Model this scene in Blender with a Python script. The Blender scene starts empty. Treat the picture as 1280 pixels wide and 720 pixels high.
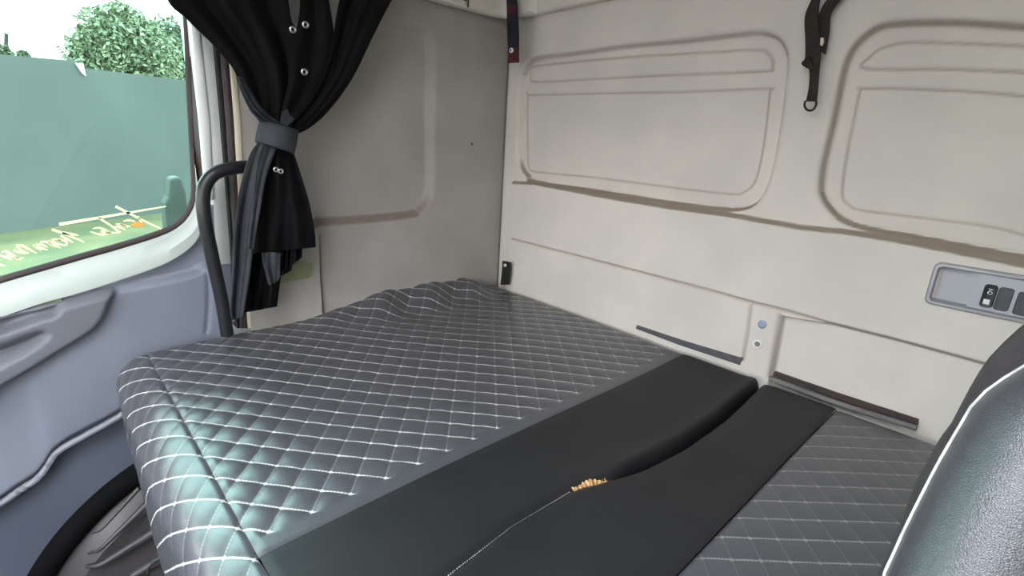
import bpy, bmesh, math, random
import numpy as np
from mathutils import Matrix, Vector
random.seed(5); np.random.seed(5)
SC = bpy.context.scene
COL = SC.collection
# ------------------------------------------------------------------ camera
F = 629.2059
CAM = np.array([1.14686706, -1.03944677, 0.43440576])
RW = np.array([[0.6810719905805289, -0.24167070633502635, 0.6911846449004813],
               [0.7301587301587299, 0.15343915343915335, -0.665826294888439],
               [0.05485592419845092, 0.9581501426662761, 0.28096108571994194]])
cd = bpy.data.cameras.new('camera'); cam = bpy.data.objects.new('camera', cd); COL.objects.link(cam)
m4 = Matrix([[*RW[0], CAM[0]], [*RW[1], CAM[1]], [*RW[2], CAM[2]], [0, 0, 0, 1]])
cam.matrix_world = m4
cd.sensor_width = 36; cd.lens = F * 36 / 1280; cd.clip_start = 0.01; cd.clip_end = 300
SC.camera = cam
SC.view_settings.view_transform = 'Standard'
try: SC.view_settings.look = 'None'
except Exception: pass
SC.view_settings.gamma = 1; SC.view_settings.exposure = 0.88
SC.view_settings.use_curve_mapping = False

def ray(q): return RW @ np.array([q[0] - 640.0, -(q[1] - 360.0), -F])
def at(q, ax, v):
    r = ray(q); return CAM + (v - CAM[ax]) / r[ax] * r
def atplane(q, p0, n):
    r = ray(q); t = np.dot(np.array(p0) - CAM, n) / np.dot(r, n); return CAM + t * r
def X(q, v): return at(q, 0, v)
def Y(q, v): return at(q, 1, v)
def Zp(q, v): return at(q, 2, v)

# ------------------------------------------------------------------ materials
def newmat(name):
    m = bpy.data.materials.new(name); m.use_nodes = True
    nt = m.node_tree; b = nt.nodes['Principled BSDF']
    return m, nt, b
def node(nt, typ, **kw):
    n = nt.nodes.new(typ)
    for k, v in kw.items(): setattr(n, k, v)
    return n
def mathn(nt, op, a, b=None, c=None):
    n = nt.nodes.new('ShaderNodeMath'); n.operation = op
    for i, v in enumerate((a, b, c)):
        if v is None: continue
        if isinstance(v, (int, float)): n.inputs[i].default_value = v
        else: nt.links.new(v, n.inputs[i])
    return n.outputs[0]
def mixc(nt, fac, a, b):
    n = nt.nodes.new('ShaderNodeMix'); n.data_type = 'RGBA'
    for i, v in ((0, fac), (6, a), (7, b)):
        if isinstance(v, (int, float)): n.inputs[i].default_value = v
        elif isinstance(v, (tuple, list)): n.inputs[i].default_value = (*v[:3], 1)
        else: nt.links.new(v, n.inputs[i])
    return n.outputs[2]
def mottled(name, c1, c2, scale=8, rough=.6, bump=0.0, bscale=300, metallic=0, spec=.5, lo=.35, hi=.65, detail=6):
    """colour mottle plus a fine surface grain"""
    m, nt, b = newmat(name)
    tc = node(nt, 'ShaderNodeTexCoord')
    n = node(nt, 'ShaderNodeTexNoise'); n.inputs['Scale'].default_value = scale; n.inputs['Detail'].default_value = detail
    nt.links.new(tc.outputs['Object'], n.inputs['Vector'])
    mr = node(nt, 'ShaderNodeMapRange'); mr.inputs[1].default_value = lo; mr.inputs[2].default_value = hi
    nt.links.new(n.outputs['Fac'], mr.inputs[0])
    nt.links.new(mixc(nt, mr.outputs[0], c1, c2), b.inputs['Base Color'])
    b.inputs['Roughness'].default_value = rough; b.inputs['Metallic'].default_value = metallic
    b.inputs['Specular IOR Level'].default_value = spec
    if bump:
        n2 = node(nt, 'ShaderNodeTexNoise'); n2.inputs['Scale'].default_value = bscale; n2.inputs['Detail'].default_value = 3
        nt.links.new(tc.outputs['Object'], n2.inputs['Vector'])
        bp = node(nt, 'ShaderNodeBump'); bp.inputs['Strength'].default_value = bump; bp.inputs['Distance'].default_value = .001
        nt.links.new(n2.outputs['Fac'], bp.inputs['Height']); nt.links.new(bp.outputs[0], b.inputs['Normal'])
    return m
def lin(r, g, b): return tuple(((c / 255) / 12.92 if c / 255 < .04045 else ((c / 255 + .055) / 1.055) ** 2.4) for c in (r, g, b))

def wall_material(name, c1, c2, dust_shade):
    """felt-covered trim panel; the 'dust' attribute marks brown dirt settled on ledges, plus shade painted on recess edges"""
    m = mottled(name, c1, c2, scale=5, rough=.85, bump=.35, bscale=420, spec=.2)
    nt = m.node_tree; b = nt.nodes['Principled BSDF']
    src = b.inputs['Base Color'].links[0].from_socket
    at_ = node(nt, 'ShaderNodeAttribute'); at_.attribute_name = 'dust_shade'
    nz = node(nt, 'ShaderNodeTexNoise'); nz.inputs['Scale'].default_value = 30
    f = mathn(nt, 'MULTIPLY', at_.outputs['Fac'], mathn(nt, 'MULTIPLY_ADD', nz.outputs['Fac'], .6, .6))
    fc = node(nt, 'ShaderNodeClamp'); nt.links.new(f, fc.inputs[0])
    nt.links.new(mixc(nt, fc.outputs[0], src, dust_shade), b.inputs['Base Color'])
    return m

M = {}
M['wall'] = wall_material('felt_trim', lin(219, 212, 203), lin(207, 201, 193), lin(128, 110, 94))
M['wall_side'] = wall_material('felt_trim_shaded', lin(170, 165, 160), lin(158, 153, 148), lin(122, 106, 96))  # same felt as the rear wall, darkened to carry the side's shade
M['headliner'] = mottled('headliner_plastic', lin(222, 216, 206), lin(205, 200, 190), 6, .6, .15)
M['white_plastic'] = mottled('white_plastic', lin(240, 240, 238), lin(234, 234, 232), 6, .45)
M['pillar_grey'] = mottled('pale_pillar_plastic', lin(206, 208, 202), lin(196, 198, 193), 8, .5)
M['cream'] = mottled('cream_plastic', lin(215, 203, 180), lin(200, 190, 170), 10, .6)
M['olive'] = mottled('olive_plastic', lin(132, 136, 106), lin(120, 126, 96), 12, .55)
M['door'] = mottled('door_plastic', lin(134, 138, 150), lin(124, 128, 141), 3, .55, .2, 500)
M['door_dark'] = mottled('door_plastic_dark', lin(116, 117, 126), lin(108, 109, 118), 4, .5, .2, 500)
M['door_low'] = mottled('door_plastic_shaded', lin(96, 102, 116), lin(88, 94, 108), 4, .6, .2, 500)  # door plastic darkened, shade low on the door put into the colour
M['door_sill'] = mottled('door_sill_plastic', lin(198, 206, 200), lin(188, 197, 191), 4, .4)
M['edge_light'] = mottled('pale_grey_edging', lin(140, 142, 151), lin(128, 130, 140), 8, .5)
M['rubber'] = mottled('black_rubber', lin(34, 32, 32), lin(26, 24, 24), 20, .6, .3)
M['rubber_brown'] = mottled('brown_black_rubber', lin(66, 52, 50), lin(52, 40, 40), 20, .6, .3)
M['rubber_grey'] = mottled('grey_rubber', lin(120, 118, 116), lin(100, 98, 98), 20, .6)
M['black_plastic'] = mottled('black_plastic', lin(40, 40, 43), lin(32, 32, 35), 10, .38, .15)
M['arch'] = mottled('dark_moulded_plastic', lin(72, 67, 67), lin(56, 53, 55), 6, .4, .25)
M['rim_black'] = mottled('soft_black_rubber', lin(16, 15, 16), lin(11, 11, 12), 20, .9, spec=.1)
M['steel'] = mottled('worn_steel', lin(190, 190, 190), lin(160, 160, 162), 60, .3, metallic=.9)
M['silver'] = mottled('silver_paint', lin(172, 172, 176), lin(156, 156, 161), 14, .35, metallic=.35)
M['silver_light'] = mottled('pale_silver_paint', lin(184, 185, 190), lin(173, 175, 181), 10, .5)
M['blank'] = mottled('grey_switch_blank', lin(88, 86, 92), lin(76, 75, 80), 60, .6, .5, 800)
M['paint_white'] = mottled('white_print', lin(235, 235, 235), lin(220, 220, 220), 50, .5)
M['bolt_blue'] = mottled('blue_grey_cap', lin(160, 170, 190), lin(140, 150, 172), 60, .45)
M['curtain'] = mottled('black_curtain_cloth', lin(13, 13, 15), lin(8, 8, 10), 30, .75, .5, 600, spec=.15)
M['curtain_grey'] = mottled('charcoal_curtain_lining', lin(60, 62, 67), lin(44, 46, 51), 22, .65, .5, 600, spec=.3)
M['strap_black'] = mottled('dark_webbing', lin(46, 34, 34), lin(30, 22, 24), 60, .8, .8, 500)
M['strap_blue'] = mottled('navy_webbing', lin(24, 26, 44), lin(18, 20, 34), 60, .7, .6, 500)
M['strap_red'] = mottled('dark_red_webbing', lin(92, 22, 34), lin(60, 20, 34), 80, .7, .6, 500)
M['foam'] = mottled('torn_tan_foam', lin(214, 176, 130), lin(170, 120, 76), 160, .9, 1, 200)
M['thread'] = mottled('white_thread', lin(190, 186, 180), lin(150, 148, 146), 200, .8)
M['smooth_vinyl'] = mottled('smooth_black_vinyl', lin(40, 39, 41), lin(34, 34, 36), 9, .5, .25, 900, spec=.25)
M['fabric_brown'] = mottled('brown_seat_fabric', lin(58, 48, 50), lin(44, 36, 40), 60, .9, .8, 500)
M['grass'] = mottled('yard_grass', lin(84, 72, 44), lin(58, 58, 34), 1.2, .95)
M['gravel'] = mottled('grey_gravel', lin(150, 147, 142), lin(120, 117, 112), 3, .95)
M['yard_wall'] = mottled('weathered_yard_wall', lin(76, 75, 73), lin(66, 66, 66), .35, .9, .3, 30)
M['pole'] = mottled('dark_pole', lin(44, 44, 40), lin(34, 36, 32), 3, .9)
M['leaf'] = mottled('tree_leaf', lin(96, 100, 76), lin(66, 74, 54), 3, .6)
M['leaf_pale'] = mottled('pale_tree_leaf', lin(124, 126, 98), lin(90, 96, 74), 3, .6)
M['bark'] = mottled('tree_bark', lin(100, 96, 80), lin(76, 72, 60), 5, .9)
M['plaster'] = mottled('pale_plaster', lin(230, 222, 220), lin(210, 205, 205), 3, .9)
M['letter'] = mottled('pale_yellow_vinyl', lin(250, 224, 206), lin(240, 212, 192), 30, .6)
M['letter_tan'] = mottled('tan_vinyl', lin(235, 180, 130), lin(224, 168, 118), 30, .6)
M['floor'] = mottled('floor_rubber', lin(60, 60, 62), lin(48, 48, 50), 20, .7, .4, 200)
M['ceiling'] = mottled('ceiling_felt', lin(208, 203, 195), lin(195, 190, 182), 5, .9)

def quilt_material():
    """grey vinyl with white diamond stitching; UV holds the two families of stitch lines, whole numbers on a line"""
    m, nt, b = newmat('quilted_grey_vinyl')
    uv = node(nt, 'ShaderNodeUVMap'); uv.uv_map = 'quilt'
    sp = node(nt, 'ShaderNodeSeparateXYZ'); nt.links.new(uv.outputs[0], sp.inputs[0])
    a, bb = sp.outputs[0], sp.outputs[1]
    def dist(s):
        fr = mathn(nt, 'FRACT', mathn(nt, 'ADD', s, 100.5)); return mathn(nt, 'ABSOLUTE', mathn(nt, 'SUBTRACT', fr, .5))
    da, db = dist(a), dist(bb)
    nz = node(nt, 'ShaderNodeTexNoise'); nz.inputs['Scale'].default_value = 1.3
    nt.links.new(uv.outputs[0], nz.inputs['Vector'])
    nf = node(nt, 'ShaderNodeTexNoise'); nf.inputs['Scale'].default_value = 11
    nt.links.new(uv.outputs[0], nf.inputs['Vector'])
    def line(d, w, soft):
        mr = node(nt, 'ShaderNodeMapRange'); mr.interpolation_type = 'SMOOTHSTEP'
        mr.inputs[1].default_value = w; mr.inputs[2].default_value = w + soft; mr.inputs[3].default_value = 1; mr.inputs[4].default_value = 0
        nt.links.new(d, mr.inputs[0]); return mr.outputs[0]
    dash = mathn(nt, 'GREATER_THAN', mathn(nt, 'FRACT', mathn(nt, 'MULTIPLY', a, 8)), .16)
    dash2 = mathn(nt, 'GREATER_THAN', mathn(nt, 'FRACT', mathn(nt, 'MULTIPLY', bb, 8)), .2)
    at_ = node(nt, 'ShaderNodeAttribute'); at_.attribute_name = 'stitch'
    L1 = mathn(nt, 'MULTIPLY', line(db, .026, .015), mathn(nt, 'MULTIPLY', dash, at_.outputs['Fac']))
    s2 = node(nt, 'ShaderNodeSeparateXYZ'); nt.links.new(at_.outputs['Vector'], s2.inputs[0])
    L2 = mathn(nt, 'MULTIPLY', line(da, .017, .016), mathn(nt, 'MULTIPLY', dash2, .24))
    knot = mathn(nt, 'MULTIPLY', line(mathn(nt, 'ADD', da, db), .07, .04), 1.0)
    tot = mathn(nt, 'MAXIMUM', mathn(nt, 'MAXIMUM', L1, L2), knot)
    at2 = node(nt, 'ShaderNodeAttribute'); at2.attribute_name = 'sewn'
    tot = mathn(nt, 'MULTIPLY', tot, at2.outputs['Fac'])
    wear = node(nt, 'ShaderNodeMapRange'); wear.inputs[1].default_value = .25; wear.inputs[2].default_value = .55; wear.inputs[3].default_value = .55
    nt.links.new(nz.outputs['Fac'], wear.inputs[0])
    tot = mathn(nt, 'MULTIPLY', tot, wear.outputs[0])
    base = mixc(nt, nf.outputs['Fac'], lin(70, 70, 75), lin(84, 84, 89))
    nt.links.new(mixc(nt, tot, base, lin(208, 207, 204)), b.inputs['Base Color'])
    nt.links.new(mathn(nt, 'MULTIPLY_ADD', tot, .4, .31), b.inputs['Roughness'])
    b.inputs['Specular IOR Level'].default_value = .8
    tc = node(nt, 'ShaderNodeTexCoord')
    n2 = node(nt, 'ShaderNodeTexNoise'); n2.inputs['Scale'].default_value = 700
    nt.links.new(tc.outputs['Object'], n2.inputs['Vector'])
    bp = node(nt, 'ShaderNodeBump'); bp.inputs['Strength'].default_value = .2; bp.inputs['Distance'].default_value = .001
    nt.links.new(n2.outputs['Fac'], bp.inputs['Height']); nt.links.new(bp.outputs[0], b.inputs['Normal'])
    return m
M['quilt'] = quilt_material()

def leather_material():
    m, nt, b = newmat('grained_black_leather')
    tc = node(nt, 'ShaderNodeTexCoord')
    v = node(nt, 'ShaderNodeTexVoronoi'); v.feature = 'DISTANCE_TO_EDGE'; v.inputs['Scale'].default_value = 1500
    nz = node(nt, 'ShaderNodeTexNoise'); nz.inputs['Scale'].default_value = 1300; nz.inputs['Detail'].default_value = 4
    nt.links.new(tc.outputs['Object'], v.inputs['Vector']); nt.links.new(tc.outputs['Object'], nz.inputs['Vector'])
    h = mathn(nt, 'ADD', mathn(nt, 'MINIMUM', v.outputs['Distance'], .25), mathn(nt, 'MULTIPLY', nz.outputs['Fac'], .5))
    bp = node(nt, 'ShaderNodeBump'); bp.inputs['Strength'].default_value = .35; bp.inputs['Distance'].default_value = .0006
    nt.links.new(h, bp.inputs['Height']); nt.links.new(bp.outputs[0], b.inputs['Normal'])
    b.inputs['Base Color'].default_value = (*lin(56, 55, 60), 1); b.inputs['Roughness'].default_value = .3
    b.inputs['Specular IOR Level'].default_value = .7
    return m
M['leather'] = leather_material()

def glass_material(name, tint):
    m = bpy.data.materials.new(name); m.use_nodes = True; nt = m.node_tree; nt.nodes.clear()
    o = node(nt, 'ShaderNodeOutputMaterial'); t = node(nt, 'ShaderNodeBsdfTransparent'); g = node(nt, 'ShaderNodeBsdfGlossy')
    t.inputs[0].default_value = (*tint, 1); g.inputs['Roughness'].default_value = .02
    fr = node(nt, 'ShaderNodeFresnel'); fr.inputs[0].default_value = 1.45
    mx = node(nt, 'ShaderNodeMixShader'); nt.links.new(fr.outputs[0], mx.inputs[0]); nt.links.new(t.outputs[0], mx.inputs[1]); nt.links.new(g.outputs[0], mx.inputs[2])
    nt.links.new(mx.outputs[0], o.inputs[0]); return m
M['glass'] = glass_material('green_tinted_glass', (.50, .84, .75))

for k in ('letter', 'letter_tan'):
    nt = M[k].node_tree; b = nt.nodes['Principled BSDF']; o_ = nt.nodes['Material Output']
    tl_ = node(nt, 'ShaderNodeBsdfTranslucent'); ad = node(nt, 'ShaderNodeMixShader'); ad.inputs[0].default_value = .6
    nt.links.new(b.inputs['Base Color'].links[0].from_socket, tl_.inputs[0]); nt.links.new(b.outputs[0], ad.inputs[1]); nt.links.new(tl_.outputs[0], ad.inputs[2]); nt.links.new(ad.outputs[0], o_.inputs[0])
# ------------------------------------------------------------------ object helpers
def tag(o, label=None, cat=None, group=None, kind=None):
    if label: o['label'] = label
    if cat: o['category'] = cat
    if group: o['group'] = group
    if kind: o['kind'] = kind
    return o
def empty(name, loc, label=None, cat=None, group=None, kind=None):
    o = bpy.data.objects.new(name, None); COL.objects.link(o); o.location = loc; o.empty_display_size = .05
    return tag(o, label, cat, group, kind)
def mesh_obj(name, verts, faces, mat, parent=None, smooth=True):
    me = bpy.data.meshes.new(name)
    V = np.asarray(verts, dtype=float).reshape(-1, 3)
    if parent is not None: V = V - np.array(parent.matrix_basis.translation)[None]
    me.from_pydata(V.tolist(), [], [tuple(int(i) for i in f) for f in faces])
    me.materials.append(mat)
    me.polygons.foreach_set('use_smooth', [smooth] * len(me.polygons)); me.update()
    o = bpy.data.objects.new(name, me); COL.objects.link(o)
    if parent is not None: o.parent = parent
    return o
def grid_faces(nu, nv, keep=None, off=0, closed_u=False):
    i = np.arange(nu if closed_u else nu - 1)[:, None]; j = np.arange(nv - 1)[None]
    i2 = (i + 1) % nu
    f = np.stack([i * nv + j + 0 * i, i2 * nv + j, i2 * nv + j + 1, i * nv + j + 1], -1).reshape(-1, 4) + off
    if keep is not None: f = f[keep.reshape(-1)]
    return f
class Soup:
    """collects pieces that make ONE mesh"""
    def __init__(s): s.v = []; s.f = []; s.n = 0
    def add(s, v, f):
        v = np.asarray(v, float).reshape(-1, 3)
        s.v.append(v); s.f += [tuple(int(k) + s.n for k in q) for q in f]; s.n += len(v); return s
    def grid(s, P, closed_u=False):
        P = np.asarray(P, float); return s.add(P.reshape(-1, 3), grid_faces(P.shape[0], P.shape[1], closed_u=closed_u))
    def box(s, c, d, R=None):
        c = np.array(c, float); d = np.array(d, float) / 2
        v = np.array([[x, y, z] for x in (-1, 1) for y in (-1, 1) for z in (-1, 1)]) * d
        if R is not None: v = v @ np.array(R).T
        return s.add(v + c, [(0, 1, 3, 2), (4, 6, 7, 5), (0, 4, 5, 1), (2, 3, 7, 6), (0, 2, 6, 4), (1, 5, 7, 3)])
    def tube(s, pts, r, n=10, caps=True, flat=None):
        P = np.asarray(pts, float); k = len(P); r = np.broadcast_to(np.asarray(r, float), (k,))
        T = np.gradient(P, axis=0); T /= np.linalg.norm(T, axis=1)[:, None] + 1e-12
        up = np.array([0, 0, 1.0]) if abs(T[0][2]) < .9 else np.array([1.0, 0, 0])
        nrm = up - T[0] * np.dot(up, T[0]); nrm /= np.linalg.norm(nrm); rings = []
        for i in range(k):
            nrm = nrm - T[i] * np.dot(nrm, T[i]); nrm /= np.linalg.norm(nrm) + 1e-12
            bi = np.cross(T[i], nrm); a = np.linspace(0, 2 * np.pi, n, endpoint=False)
            rings.append(P[i] + r[i] * (np.cos(a)[:, None] * nrm + np.sin(a)[:, None] * bi))
        V = np.concatenate(rings); f = []
        for i in range(k - 1):
            for j in range(n):
                f.append((i * n + j, i * n + (j + 1) % n, (i + 1) * n + (j + 1) % n, (i + 1) * n + j))
        if caps: f += [tuple(range(n))[::-1], tuple(range((k - 1) * n, k * n))]
        return s.add(V, f)
    def prism(s, poly, vec):
        """closed 3D polygon pushed along vec"""
        P = np.asarray(poly, float); n = len(P); V = np.concatenate([P, P + np.asarray(vec, float)])
        f = [tuple(range(n)), tuple(range(n, 2 * n))[::-1]] + [(i, (i + 1) % n, n + (i + 1) % n, n + i) for i in range(n)]
        return s.add(V, f)
    def disc(s, c, nrm, r, h, n=20, dome=.0):
        c = np.array(c, float); nrm = np.array(nrm, float); nrm /= np.linalg.norm(nrm)
        t = np.cross(nrm, [0.3, .2, 1]); t /= np.linalg.norm(t); b = np.cross(nrm, t)
        prof = [(0, 0), (r, 0), (r, h * .6), (r * .85, h), (r * .4, h + dome), (0, h + dome)]
        a = np.linspace(0, 2 * np.pi, n, endpoint=False)
        P = np.array([[c + q * (np.cos(x) * t + np.sin(x) * b) + z * nrm for q, z in prof] for x in a])
        return s.grid(P, closed_u=True)
    def build(s, name, mat, parent=None, smooth=True, bevel=0):
        o = mesh_obj(name, np.concatenate(s.v), s.f, mat, parent, smooth)
        bm = bmesh.new(); bm.from_mesh(o.data); bmesh.ops.recalc_face_normals(bm, faces=bm.faces); bm.to_mesh(o.data); bm.free()
        if bevel:
            md = o.modifiers.new('bevel', 'BEVEL'); md.width = bevel; md.segments = 3; md.limit_method = 'ANGLE'
        if smooth:
            try: o.data.set_sharp_from_angle(angle=math.radians(40))
            except Exception: pass
        return o
def solidify(o, t, off=0):
    md = o.modifiers.new('thickness', 'SOLIDIFY'); md.thickness = t; md.offset = off; return o

def catmull(P, n=8, closed=False):
    P = np.asarray(P, float); k = len(P); out = []
    rng = range(k) if closed else range(k - 1)
    for i in rng:
        if closed: p0, p1, p2, p3 = P[(i - 1) % k], P[i], P[(i + 1) % k], P[(i + 2) % k]
        else: p0, p1, p2, p3 = P[max(i - 1, 0)], P[i], P[i + 1], P[min(i + 2, k - 1)]
        for t in np.linspace(0, 1, n, endpoint=False):
            out.append(.5 * ((2 * p1) + (-p0 + p2) * t + (2 * p0 - 5 * p1 + 4 * p2 - p3) * t * t + (-p0 + 3 * p1 - 3 * p2 + p3) * t ** 3))
    if not closed: out.append(P[-1])
    return np.array(out)
def seg_dist(U, V, poly, closed):
    D = np.full(U.shape, 1e9); n = len(poly)
    for i in range(n if closed else n - 1):
        a, b = poly[i], poly[(i + 1) % n]; d = b - a; L = d @ d + 1e-15
        t = np.clip(((U - a[0]) * d[0] + (V - a[1]) * d[1]) / L, 0, 1)
        D = np.minimum(D, (U - a[0] - t * d[0]) ** 2 + (V - a[1] - t * d[1]) ** 2)
    return np.sqrt(D)
def inside(U, V, poly):
    c = np.zeros(U.shape, bool); n = len(poly)
    for i in range(n):
        a, b = poly[i], poly[(i + 1) % n]
        if a[1] == b[1]: continue
        k = ((a[1] > V) != (b[1] > V)) & (U < (b[0] - a[0]) * (V - a[1]) / (b[1] - a[1]) + a[0]); c ^= k
    return c
def sdf(U, V, poly):  # negative inside
    d = seg_dist(U, V, poly, True); return np.where(inside(U, V, poly), -d, d)
def sstep(x): x = np.clip(x, 0, 1); return x * x * (3 - 2 * x)
def dens(lo, hi, base, zones=()):
    out = [lo]; x = lo
    while x < hi - 1e-9:
        s = base
        for a, b, st in zones:
            if a - base <= x <= b: s = min(s, st)
        x = min(x + s, hi); out.append(x)
    return np.array(out)
def add_attr(o, name, vals):
    a = o.data.attributes.new(name, 'FLOAT', 'POINT'); a.data.foreach_set('value', np.asarray(vals, np.float32).ravel())
def pl(pts, ax, v, keep):  # pixels -> 2D points on a plane
    return np.array([at(q, ax, v)[list(keep)] for q in pts])

# ================================================================== SETTING: cab walls
# ---- wall_back (plane y=0, interior is y<0). height h>0 = towards the interior
LED = .018
p1 = catmull([(646, 180), (648, 118), (653, 86), (668, 71), (708, 65), (780, 55), (853, 48), (925, 39), (948, 37.5), (966, 41), (979, 52), (986, 74), (981, 126), (974, 173), (965, 217), (955, 243), (941, 259), (912, 265), (837, 256), (752, 242.5), (668, 229.5), (656, 221), (648, 207)], 5, True)
s1 = catmull([(664, 97), (665, 88), (672, 83), (762, 74), (853, 68), (945, 63.5), (959, 67), (965, 76), (964, 86), (955, 88.5), (853, 93), (744, 98), (672, 102)], 4, True)
l1 = catmull([(659.5, 121), (665, 119), (744, 117), (853, 115), (958, 111), (962, 113), (961, 123), (955.6, 173), (948, 213), (941, 231), (930, 240), (916, 243), (853, 236), (744, 222), (672, 215), (661, 209), (659.5, 190)], 4, True)
p1 = pl(p1, 1, 0, (0, 2)); s1 = pl(s1, 1, .018, (0, 2)); l1 = pl(l1, 1, .018, (0, 2))
p2 = pl(catmull([(1280, 28), (1190, 23), (1119, 25), (1094, 31), (1073, 46), (1057, 67), (1048, 96), (1038, 146), (1025, 200), (1021, 233), (1023, 246), (1032, 262), (1052, 279), (1086, 290), (1152, 302), (1280, 327)], 5), 1, 0, (0, 2))
s2 = pl(catmull([(1280, 59), (1148, 54), (1107, 60), (1090, 71), (1084, 85), (1190, 86), (1280, 90)], 5), 1, .018, (0, 2))
l2 = pl(catmull([(1280, 120), (1232, 116), (1148, 112), (1080, 111), (1075, 114), (1069, 142), (1059, 192), (1053, 242), (1061, 256), (1077, 263), (1148, 272), (1232, 283), (1280, 294)], 5), 1, .018, (0, 2))
def mirror_close(P, xr, zt, zb):  # run the outline on past the frame to a rounded right end
    r = .06
    arc = [(xr - r + r * math.sin(a), zt - r + r * math.cos(a)) for a in np.linspace(0, math.pi / 2, 6)] + [(xr - r + r * math.cos(a), zb + r - r * math.sin(a)) for a in np.linspace(0, math.pi / 2, 6)]
    return np.concatenate([P, np.array(arc)[::-1]])
p2 = mirror_close(p2, 1.56, p2[0][1], p2[-1][1]); s2 = mirror_close(s2, 1.50, s2[0][1], s2[-1][1]) if False else np.concatenate([s2, [(1.5, s2[-1][1]), (1.5, s2[0][1])]])
l2 = np.concatenate([l2, [(1.5, l2[-1][1]), (1.5, l2[0][1])]])
led = pl([(636, 227), (643, 228), (668, 229), (752, 245), (837, 259), (907, 268), (1000, 284), (1059, 290), (1115, 299), (1190, 313), (1280, 331)], 1, -LED, (0, 2))
LX0 = .052
led = np.concatenate([led, [(1.75, led[-1][1]), (1.75, -.4), (LX0, -.4), (LX0, led[0][1])]])
led = led[led[:, 0] >= LX0 - 1e-6]
L2 = pl([(640, 299), (708, 316.5), (817, 345), (889, 364), (939, 378), (983, 389), (1035, 404), (1113, 423.5), (1232, 456), (1280, 469)], 1, -LED, (0, 2))
A_r = pl([(939, 378), (935, 410), (928, 450)], 1, -LED, (0, 2))
B = pl([(983, 389), (1035, 404), (1113, 423.5), (1232, 456)], 1, -LED, (0, 2)); Bl = pl([(975, 394), (961, 470)], 1, -LED, (0, 2))
Bpoly = np.concatenate([[Bl[0] + [0.002, .0]], B[1:], [(1.75, B[-1][1]), (1.75, -.3), (Bl[1][0] + .02 * 0, -.3)], [Bl[1]]])
xs = dens(-.03, 1.72, .006, [(.03, .11, .002), (.68, .92, .0022), (1.0, 1.25, .003)])
zs = dens(-.25, .95, .006, [(-.01, .04, .003), (.125, .165, .0018), (.285, .36, .002), (.36, .70, .003)])
U, V = np.meshgrid(xs, zs, indexing='ij')
H = np.zeros_like(U); dust_shade = np.zeros_like(U)
dl = sdf(U, V, led); H += LED * sstep((.004 - dl) / .010)
top = np.array(led[:9]); 

for P, S, L in ((p1, s1, l1), (p2, s2, l2)):
    d = sdf(U, V, P); rec = .017 * sstep((-d) / .0085)
    ds = sdf(U, V, S); dl_ = sdf(U, V, L)
    H -= rec + .0025 * np.exp(-((d + .0075) / .003) ** 2) + .0025 * np.exp(-(d / .003) ** 2) * (V > .33)
    H += .0022 * sstep((-ds + .001) / .004) - .0022 * np.exp(-((ds - .0015) / .0022) ** 2)
    H -= .0022 * sstep((-dl_ + .001) / .004) + .0022 * np.exp(-(dl_ / .0026) ** 2)
    dust_shade = np.maximum(dust_shade, .62 * np.exp(-((d + .0045) / .0045) ** 2) * ((V > P[:, 1].max() - .05) | ((U < P[:, 0].min() + .07) & (P[:, 0].min() > .5))) * np.where(P[:, 0].min() > .5, 1, .55))  # shade of the top and left recess faces painted in brown
    dust_shade = np.maximum(dust_shade, .55 * np.exp(-((ds - .0015) / .0022) ** 2)); dust_shade = np.maximum(dust_shade, .55 * np.exp(-(dl_ / .0022) ** 2))  # groove lines tinted darker
g = seg_dist(U, V, L2, False); H -= .006 * np.exp(-(g / .0026) ** 2); dust_shade = np.maximum(dust_shade, .6 * np.exp(-(g / .003) ** 2))
g = seg_dist(U, V, A_r, False); H -= .005 * np.exp(-(g / .003) ** 2); dust_shade = np.maximum(dust_shade, .5 * np.exp(-(g / .003) ** 2))
d = sdf(U, V, Bpoly); H -= .016 * sstep(-d / .005)
dust_shade = np.maximum(dust_shade, .55 * np.exp(-(seg_dist(U, V, Bl, False) / .005) ** 2))  # shade painted onto the rib's right-hand face
gz = np.gradient(H, axis=1) / np.gradient(zs)[None]; dust_shade = np.maximum(dust_shade, np.clip((-gz - .55) * 1.1, 0, .85) * (V > .2))
sx0, sx1 = Y((1158.5, 372), -.024)[0] + .0085, 1.256
sz0, sz1 = Y((1180, 384), -.024)[2] + .0085, Y((1190, 330), -.024)[2] - .0085
H -= .024 * ((U > sx0 - .002) & (U < sx1 - .002) & (V > sz0 - .002) & (V < sz1 + .002))
Pw = np.stack([U, -H, V], -1)
o = mesh_obj('wall_back', Pw, grid_faces(*U.shape), M['wall']); add_attr(o, 'dust_shade', dust_shade)
tag(o, 'pale grey felt rear cab wall with two recessed rounded panels', 'wall', kind='structure'); wall_back = o
# seam between side wall and rear wall
tag(Soup().tube([X((632, 18), .004) * [1, 0, 1] + [0, -.004, 0], X((627, 200), .004) * [1, 0, 1] + [0, -.004, 0], [.004, -.004, -.02]], .0024, 6).build('trim_1', M['rubber_grey']), 'thin grey seam strip in the rear corner', 'trim', kind='structure')

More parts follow.
